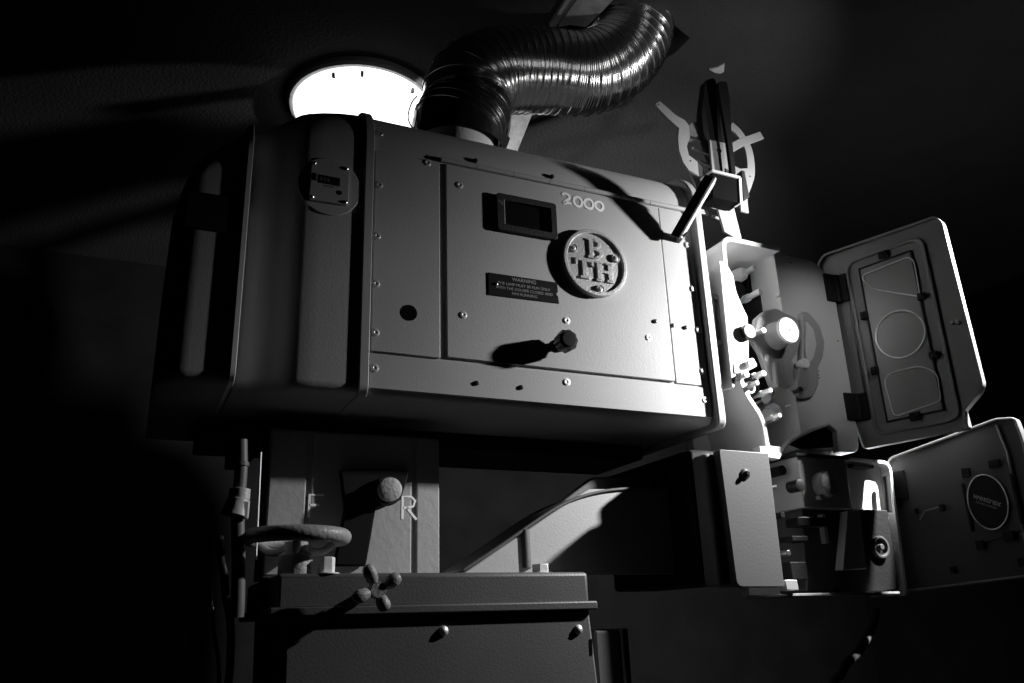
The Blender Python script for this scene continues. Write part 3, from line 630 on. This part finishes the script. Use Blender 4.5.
bm = NB(); q_ = xz([(788, 589), (900, 592)], 1.25); box(bm, q_[0][0], q_[1][0], 1.25, 1.37, q_[1][1] - .004, q_[1][1] + .001); obj('bottom_tray', bm, M['cast'], sd, bevel=.001)
# --- soundhead door
H2 = Vector((1.512, 1.305, 0))
D2 = lambda s, z, c: H2 + dd * s + dn * c + Vector((0, 0, z))
out2 = roundpoly(dpx([(887, 470), (892, 459), (998, 420), (1016, 419), (1024, 440), (1052, 566), (1046, 574), (902, 592)], H2), [.006, .008, .006, .006, .012, .006, .006, .006])
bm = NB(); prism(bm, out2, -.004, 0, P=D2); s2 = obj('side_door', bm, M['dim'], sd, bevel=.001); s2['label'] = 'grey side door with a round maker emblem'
bm = NB(); ribbon(bm, out2 + [out2[0], out2[1]], .005, -.016, .012, P=D2); obj('door_lip', bm, M['door'], s2, bevel=.0012)
bm = NB(); tube(bm, [D2(*q, .004) for q in dpx([(997, 425), (1008, 452), (1030, 560)], H2)], .003, 8); obj('pressed_bead', bm, M['door'], s2)
ec = onp(990, 502, H2); eq = dpx([(963, 473), (1008, 462), (1023, 530), (976, 546)], H2)
bm = NB(); prism(bm, roundpoly(eq, .003, 2), 0, .004, P=D2); obj('emblem_plate', bm, M['dim'], s2, bevel=.001)
bm = NB(); prism(bm, circ(ec[0] - .002, ec[1], .0365, 44, .0540), .003, .0075, P=D2); em = obj('emblem', bm, M['blackmat'], s2, bevel=.001)
bm = NB(); cP = [D2(a, b_, .0075) for a, b_ in circ(ec[0] - .002, ec[1], .0365, 44, .0540)]; tube(bm, cP + cP[:2], .0014, 8); obj('emblem_ring', bm, M['steel_soft'], s2)
t_ = math.radians(-27)
def PT(ox, oz): return lambda a, b_, c: D2(ox + a * math.cos(t_) - b_ * math.sin(t_), oz + a * math.sin(t_) + b_ * math.cos(t_), .0080 - c)
bm = NB(); text_mesh(bm, 'westrex', .0160, PT(ec[0] - .002, ec[1] + .004), .0002, bold=.0003); text_mesh(bm, 'SOUND SYSTEM', .0055, PT(ec[0] - .006, ec[1] - .006), .0002); obj('emblem_lettering', bm, M['print_'], s2, smooth=False)
for u0, v0, u1, v1 in ((962, 469, 972, 477), (989, 461, 1002, 467), (976, 541, 986, 549), (1003, 532, 1016, 540), (1018, 558, 1030, 565), (951, 567, 957, 573), (940, 505, 946, 511), (915, 509, 919, 514)):
    q_ = dpx([(u0, v0), (u1, v1)], H2); bm = NB(); box(bm, q_[0][0], q_[1][0], 0, .009, q_[1][1], q_[0][1], P=D2); obj('clamp', bm, M['blackmat'], s2, bevel=.001)
for px_ in ([(962, 484), (969, 532)], [(1010, 474), (1022, 524)]):
    q_ = dpx(px_, H2); bm = NB(); box(bm, q_[0][0], q_[0][0] + .006, 0, .008, q_[1][1], q_[0][1], P=D2); obj('clamp_bar', bm, M['blackmat'], s2, bevel=.001)
bm = NB(); tube(bm, [D2(*q, .006) for q in dpx([(921, 520), (926, 511), (941, 507)], H2)], .0016, 8); obj('wire_clip', bm, M['cast'], s2)
z0, z1 = onp(893, 500, H2)[1], onp(893, 472, H2)[1]
bm = NB(); box(bm, .004, .036, 0, .005, z0, z1, P=D2)
for k in range(3): cyl(bm, D2(.012, z0 + (z1 - z0) * (.2 + .3 * k), .005), D2(.012, z0 + (z1 - z0) * (.2 + .3 * k), .007), .0022, n=10)
obj('hinge_leaf', bm, M['blackmat'], s2, bevel=.001)

# ================================================================== PEDESTAL
pd = thing('pedestal', 'grey cast projector pedestal with overhanging lid and bolts below the lamphouse', 'pedestal')
YP = 1.30
bm = NB(); x0, x1 = .2098, .7378
box(bm, x0, x1, YP, 1.62, 1.1825, 1.2372); obj('lid', bm, M['peg'], pd, bevel=.007, seg=3)
bm = NB(); box(bm, x0 - .010, x1 + .010, YP - .010, 1.63, 1.1745, 1.1885); obj('lid_lip', bm, M['peg'], pd, bevel=.003, seg=3)
bm = NB()
def taper(bm, X0, X1, X0b, X1b, ya, yb, za, zb, yab):
    v = [bm.verts.new(p) for p in ((X0, ya, za), (X1, ya, za), (X1, yb, za), (X0, yb, za), (X0b, yab, zb), (X1b, yab, zb), (X1b, yb, zb), (X0b, yb, zb))]
    for f in ((0, 1, 2, 3), (4, 5, 6, 7), (0, 1, 5, 4), (1, 2, 6, 5), (2, 3, 7, 6), (3, 0, 4, 7)): bm.faces.new([v[i] for i in f])
taper(bm, .2246, .7358, .2413, .778, YP, 1.61, 1.176, .60, YP); obj('column', bm, M['peg'], pd, bevel=.004)
bm = NB(); taper(bm, .20, .84, .16, .88, YP - .04, 1.68, .60, 0.0, YP - .08); obj('foot', bm, M['peg'], pd, bevel=.006)
for u, v in ((443.5, 631), (578, 629.5)):
    p = at(u, v, YP); bm = NB(); lathe(bm, [(0, .0075), (.002, .0078), (.005, .0055), (.0065, .002), (.0065, 0)], p, (0, -1, 0), 18); obj('screw', bm, M['steel_soft'], pd)
p = at(593.5, 645, YP); bm = NB(); prism(bm, rrect(.7324, .7373, p.z - .016, p.z + .010, .002, 3), YP - .0008, YP + .002); obj('keyhole_slot', bm, M['hole'], pd)
def hexbolt(p, r, h, m, name='bolt'):
    bm = NB(); lathe(bm, [(0, r * 1.5), (.0025, r * 1.5)], p, (0, 0, 1), 24); lathe(bm, [(.0025, r), (h, r), (h, 0)], p, (0, 0, 1), 6); return obj(name, bm, M[m], pd, bevel=.001)
hexbolt(Vector((.668, YP + .045, 1.236)), .016, .017, 'steel_soft')
hexbolt(Vector((.286, YP + .018, 1.236)), .0135, .026, 'rim', 'nut')
# handwheel lying level
hw = Vector((.2415, 1.335, 1.276)); bm = NB(); R_ = .0725
ringp = [hw + Vector((R_ * math.cos(2 * PI * i / 48), R_ * math.sin(2 * PI * i / 48), .017)) for i in range(48)]
tube(bm, ringp + ringp[:2], .0118, 14, cap=False)
for k in range(3):
    a = math.radians(20 + 120 * k); e = Vector((math.cos(a), math.sin(a), 0)); tube(bm, spline([hw + e * .012, hw + e * .04 + Vector((0, 0, -.004)), hw + e * .058 + Vector((0, 0, .004)), hw + e * .070 + Vector((0, 0, .015))], 5), .0065, 10)
lathe(bm, [(0, .026), (.030, .026), (.036, .018), (.050, .018), (.050, 0)], Vector((hw.x, hw.y, 1.236)), (0, 0, 1), 28)
obj('handwheel', bm, M['cast'], pd)
# four-armed star knob
sk = at(378, 590, 1.255); bm = NB(); prism(bm, circ(sk.x, sk.z, .0125, 8), 1.252, 1.272)
cyl(bm, sk, Vector((sk.x, YP, sk.z)), .008, n=16)
for u, v in ((369.5, 569), (397.5, 578), (386, 607), (358, 597)):
    e = at(u, v, 1.250); d = e - sk; l = d.length
    lathe(bm, [(0, .006), (l * .35, .006), (l * .5, .0092), (l * .85, .0105), (l * 1.05, .0095), (l * 1.18, .006), (l * 1.22, 0)], sk + Vector((0, .006, 0)), d, 16)
obj('star_knob', bm, M['cast'], pd, bevel=.0008)
# side box
bm = NB(); box(bm, .762, .812, 1.330, 1.42, .95, 1.140); obj('side_box', bm, M['peg'], pd, bevel=.004); bm = NB(); box(bm, .813, .828, 1.327, 1.42, .95, 1.142); obj('side_box_lid', bm, M['peg'], pd, bevel=.003)

# ================================================================== SUPPORT ARM CASTING
sa = thing('support_arm', 'rough cast triangular support arm rising from the pedestal toward the soundhead', 'support arm')
YG = 1.385
bm = NB(); wp_ = xz([(470, 569), (548, 516), (590, 489), (636, 489), (668, 488)], YG); prism(bm, wp_ + [(wp_[-1][0], 1.2375), (wp_[0][0] - .02, 1.2375)], YG, YG + .012); obj('web', bm, M['paint'], sa, bevel=.002)
bm = NB(); ribbon(bm, [(p.x, p.y) for p in spline([Vector((*q, 0)) for q in xz([(462, 571), (500, 546), (548, 513), (575, 499), (605, 491), (640, 488), (664, 487)], YG)], 6)], .006, YG - .004, YG + .11); obj('top_rib', bm, M['peg'], sa, bevel=.002)
bm = NB(); cyl(bm, at(524, 530, YG + .004), at(526, 568, YG + .004), .010, n=20); obj('boss', bm, M['peg'], sa)
bm = NB(); prism(bm, xz([(545, 514), (592, 478), (650, 476), (650, 498), (590, 494)], YG + .03), YG + .02, YG + .05); obj('rear_web', bm, M['peg'], sa, bevel=.002)

# ================================================================== CABINET BEHIND
YC = 1.42
cb = thing('switch_cabinet', 'grey metal equipment cabinet marked F and R in chalk behind the handwheel', 'cabinet')
p0 = at(265, 489, YC); p1 = at(440, 497, YC)
xs_ = [at(u, 520, YC).x for u in (266, 305, 309, 374, 412, 416, 440)]
bm = NB(); box(bm, xs_[0], xs_[-1], YC + .004, YC + .10, 1.2375, 1.485); obj('body', bm, M['cab'], cb, bevel=.002)
for a, c in ((xs_[0], xs_[1]), (xs_[2], xs_[4]), (xs_[5], xs_[6])):
    bm = NB(); box(bm, a + .001, c - .001, YC, YC + .006, 1.242, 1.482); obj('panel', bm, M['cab'], cb, bevel=.002)
def letter(cx, cz, s, kind):
    bm = NB(); Y = YC - .0002
    def st_(pts): ribbon(bm, [(cx + a * s, cz + b_ * s) for a, b_ in pts], .0042, Y - .0004, Y + .0004)
    if kind == 'F': st_([(-.3, -.5), (-.3, .5), (.35, .5)]); st_([(-.3, .05), (.15, .05)])
    else: st_([(-.3, -.5), (-.3, .5), (.1, .5), (.28, .32), (.2, .08), (-.1, 0), (-.28, 0)]); st_([(-.1, 0), (.35, -.5)])
    return obj('chalk_letter', bm, M['chalk'], cb, smooth=False)
q_ = xz([(316, 505)], YC)[0]; letter(q_[0], q_[1] - .002, .038, 'F'); q_ = xz([(409, 508)], YC)[0]; letter(q_[0], q_[1], .040, 'R')
# dark arm in front with round bar end
ta = thing('tilt_bracket', 'black iron tilt bracket with a round bar end between the F and R panels', 'bracket')
bm = NB(); prism(bm, xz([(340, 470), (410, 470), (401, 500), (376, 508), (366, 566), (334, 566), (345, 508)], 1.405), 1.404, 1.4185); obj('bracket', bm, M['deep_black'], ta, bevel=.003)
bm = NB(); p = at(391, 489, 1.378); lathe(bm, [(0, 0), (0, .0155), (.002, .0205), (.028, .0205)], p, (0, 1, 0), 28); obj('bar_end', bm, M['cast'], ta)
bm = NB(); lathe(bm, [(0, .024), (.004, .0255), (.012, .0255)], p + Vector((0, .014, 0)), (0, 1, 0), 28); obj('collar', bm, M['blackmat'], ta)

# ================================================================== CONDUITS AND CABLES
cn = thing('conduit', 'grey hanging conduit pipe with a taped coupling left of the handwheel', 'conduit')
bm = NB(); tube(bm, spline([at(241, 440, 1.30), at(241, 470, 1.30), at(238, 510, 1.30), at(238.5, 560, 1.30), at(238, 600, 1.30), at(237, 617, 1.302)], 8), .0098, 18); obj('pipe', bm, M['grey_pvc'], cn)
bm = NB(); cyl(bm, at(241, 462, 1.30), at(240.5, 466, 1.30), .0125, n=18); obj('ring', bm, M['grey_pvc'], cn)
bm = NB(); cyl(bm, at(240, 489, 1.30), at(239, 500, 1.30), .0155, .0155, n=20); cyl(bm, at(239, 499, 1.30), at(234.5, 516, 1.30), .0165, .0205, n=20); prism(bm, xz([(223, 516), (236, 500), (249, 502), (247, 520), (243, 517)], 1.288), 1.284, 1.292)
obj('coupling', bm, M['enamel'], cn, bevel=.001)
tag(obj('power_cable', tube(NB(), spline([at(876, 610, 1.36), at(872, 628, 1.34), at(858, 652, 1.31), at(842, 672, 1.29), at(838, 720, 1.28), Vector((1.34, 1.30, .5)), Vector((1.36, 1.34, .0085))], 8), .0085, 14), M['grey_pvc']), 'thick grey cable looping down beneath the soundhead', 'cable')
tag(obj('hanging_rod', tube(NB(), [at(261, 452, 1.36), at(256, 560, 1.36)], .0016, 8), M['steel_soft']), 'thin metal rod hanging between the conduit and the cabinet', 'rod')
for (u0, v0, u1, v1, r, lab) in ((221, 560, 225, 588, .006, 'short dim cable end left of the conduit'), (211, 604, 213, 624, .003, 'slim bright wire end low beside the conduit'), (185, 655, 188, 668, .003, 'tiny bright wire end at the lower left edge')):
    tag(obj('cable', tube(NB(), spline([at(u0 - 1, v0 - 22, 1.36), at(u0, v0, 1.33), at(u1, v1, 1.33), at(u1 + 1, v1 + 120, 1.38), Vector((at(u1 + 1, v1 + 120, 1.38).x - .05, 1.38, .4)), Vector((at(u1 + 1, v1 + 120, 1.38).x - .06, 1.38, r))], 6), r, 12), M['strap'] if r > .004 else M['black']), lab, 'cable')

# dim right background: wall cabinet and door casing
bm = NB(); bx_ = [at(u, v, 2.6) for u, v in ((948, 300), (1000, 300))]
wc = thing('wall_cabinet', 'dim dark cabinet on the wall behind the open case door', 'cabinet')
z1 = at(975, 240, 2.6).z; z0 = at(960, 415, 2.6).z
box(bm, bx_[0].x - .06, bx_[1].x, 2.6, 2.8, z0, z1); obj('body', bm, M['cab'], wc, bevel=.01)
bm = NB(); zz = at(975, 300, 2.6).z; box(bm, bx_[0].x - .03, bx_[1].x - .02, 2.592, 2.602, z0 + .05, zz); obj('panel', bm, M['blackmat'], wc, bevel=.004)

# ================================================================== LIGHT
def spot(name, loc, tgt, power, size, blend, rad):
    l = bpy.data.lights.new(name, 'SPOT'); l.energy = power; l.spot_size = math.radians(size); l.spot_blend = blend; l.shadow_soft_size = rad
    o = bpy.data.objects.new(name, l); C.objects.link(o); o.location = loc
    o.rotation_euler = (Vector(tgt) - Vector(loc)).to_track_quat('-Z', 'Y').to_euler(); return o
LP = Vector((1.73, .930, 1.95)); AZ = math.radians(73); EL = math.radians(-24)
spot('work_light', LP, LP + Vector((-math.cos(AZ) * math.cos(EL), math.sin(AZ) * math.cos(EL), math.sin(EL))), 285, 134, 1.0, .018)
spot('head_fill', (1.31, .66, 2.02), (1.37, 1.30, 1.72), 5, 34, .9, .015)  # added unseen fill, brightens the mechanism plate and open door
spot('ceiling_spill', (1.50, .84, 1.98), (1.25, 1.65, 2.55), 15, 66, 1.0, .02)
spot('room_spill', (.80, .60, 2.12), (.98, 1.50, 2.6), 2.2, 56, 1.0, .12)
w = bpy.data.worlds.new('world'); bpy.context.scene.world = w; w.use_nodes = True
w.node_tree.nodes['Background'].inputs['Color'].default_value = (1, 1, 1, 1); w.node_tree.nodes['Background'].inputs['Strength'].default_value = .0
sc = bpy.context.scene
sc.view_settings.view_transform = 'Standard'; sc.view_settings.look = 'None'; sc.view_settings.exposure = 0; sc.view_settings.gamma = 1
sc.view_settings.use_curve_mapping = False
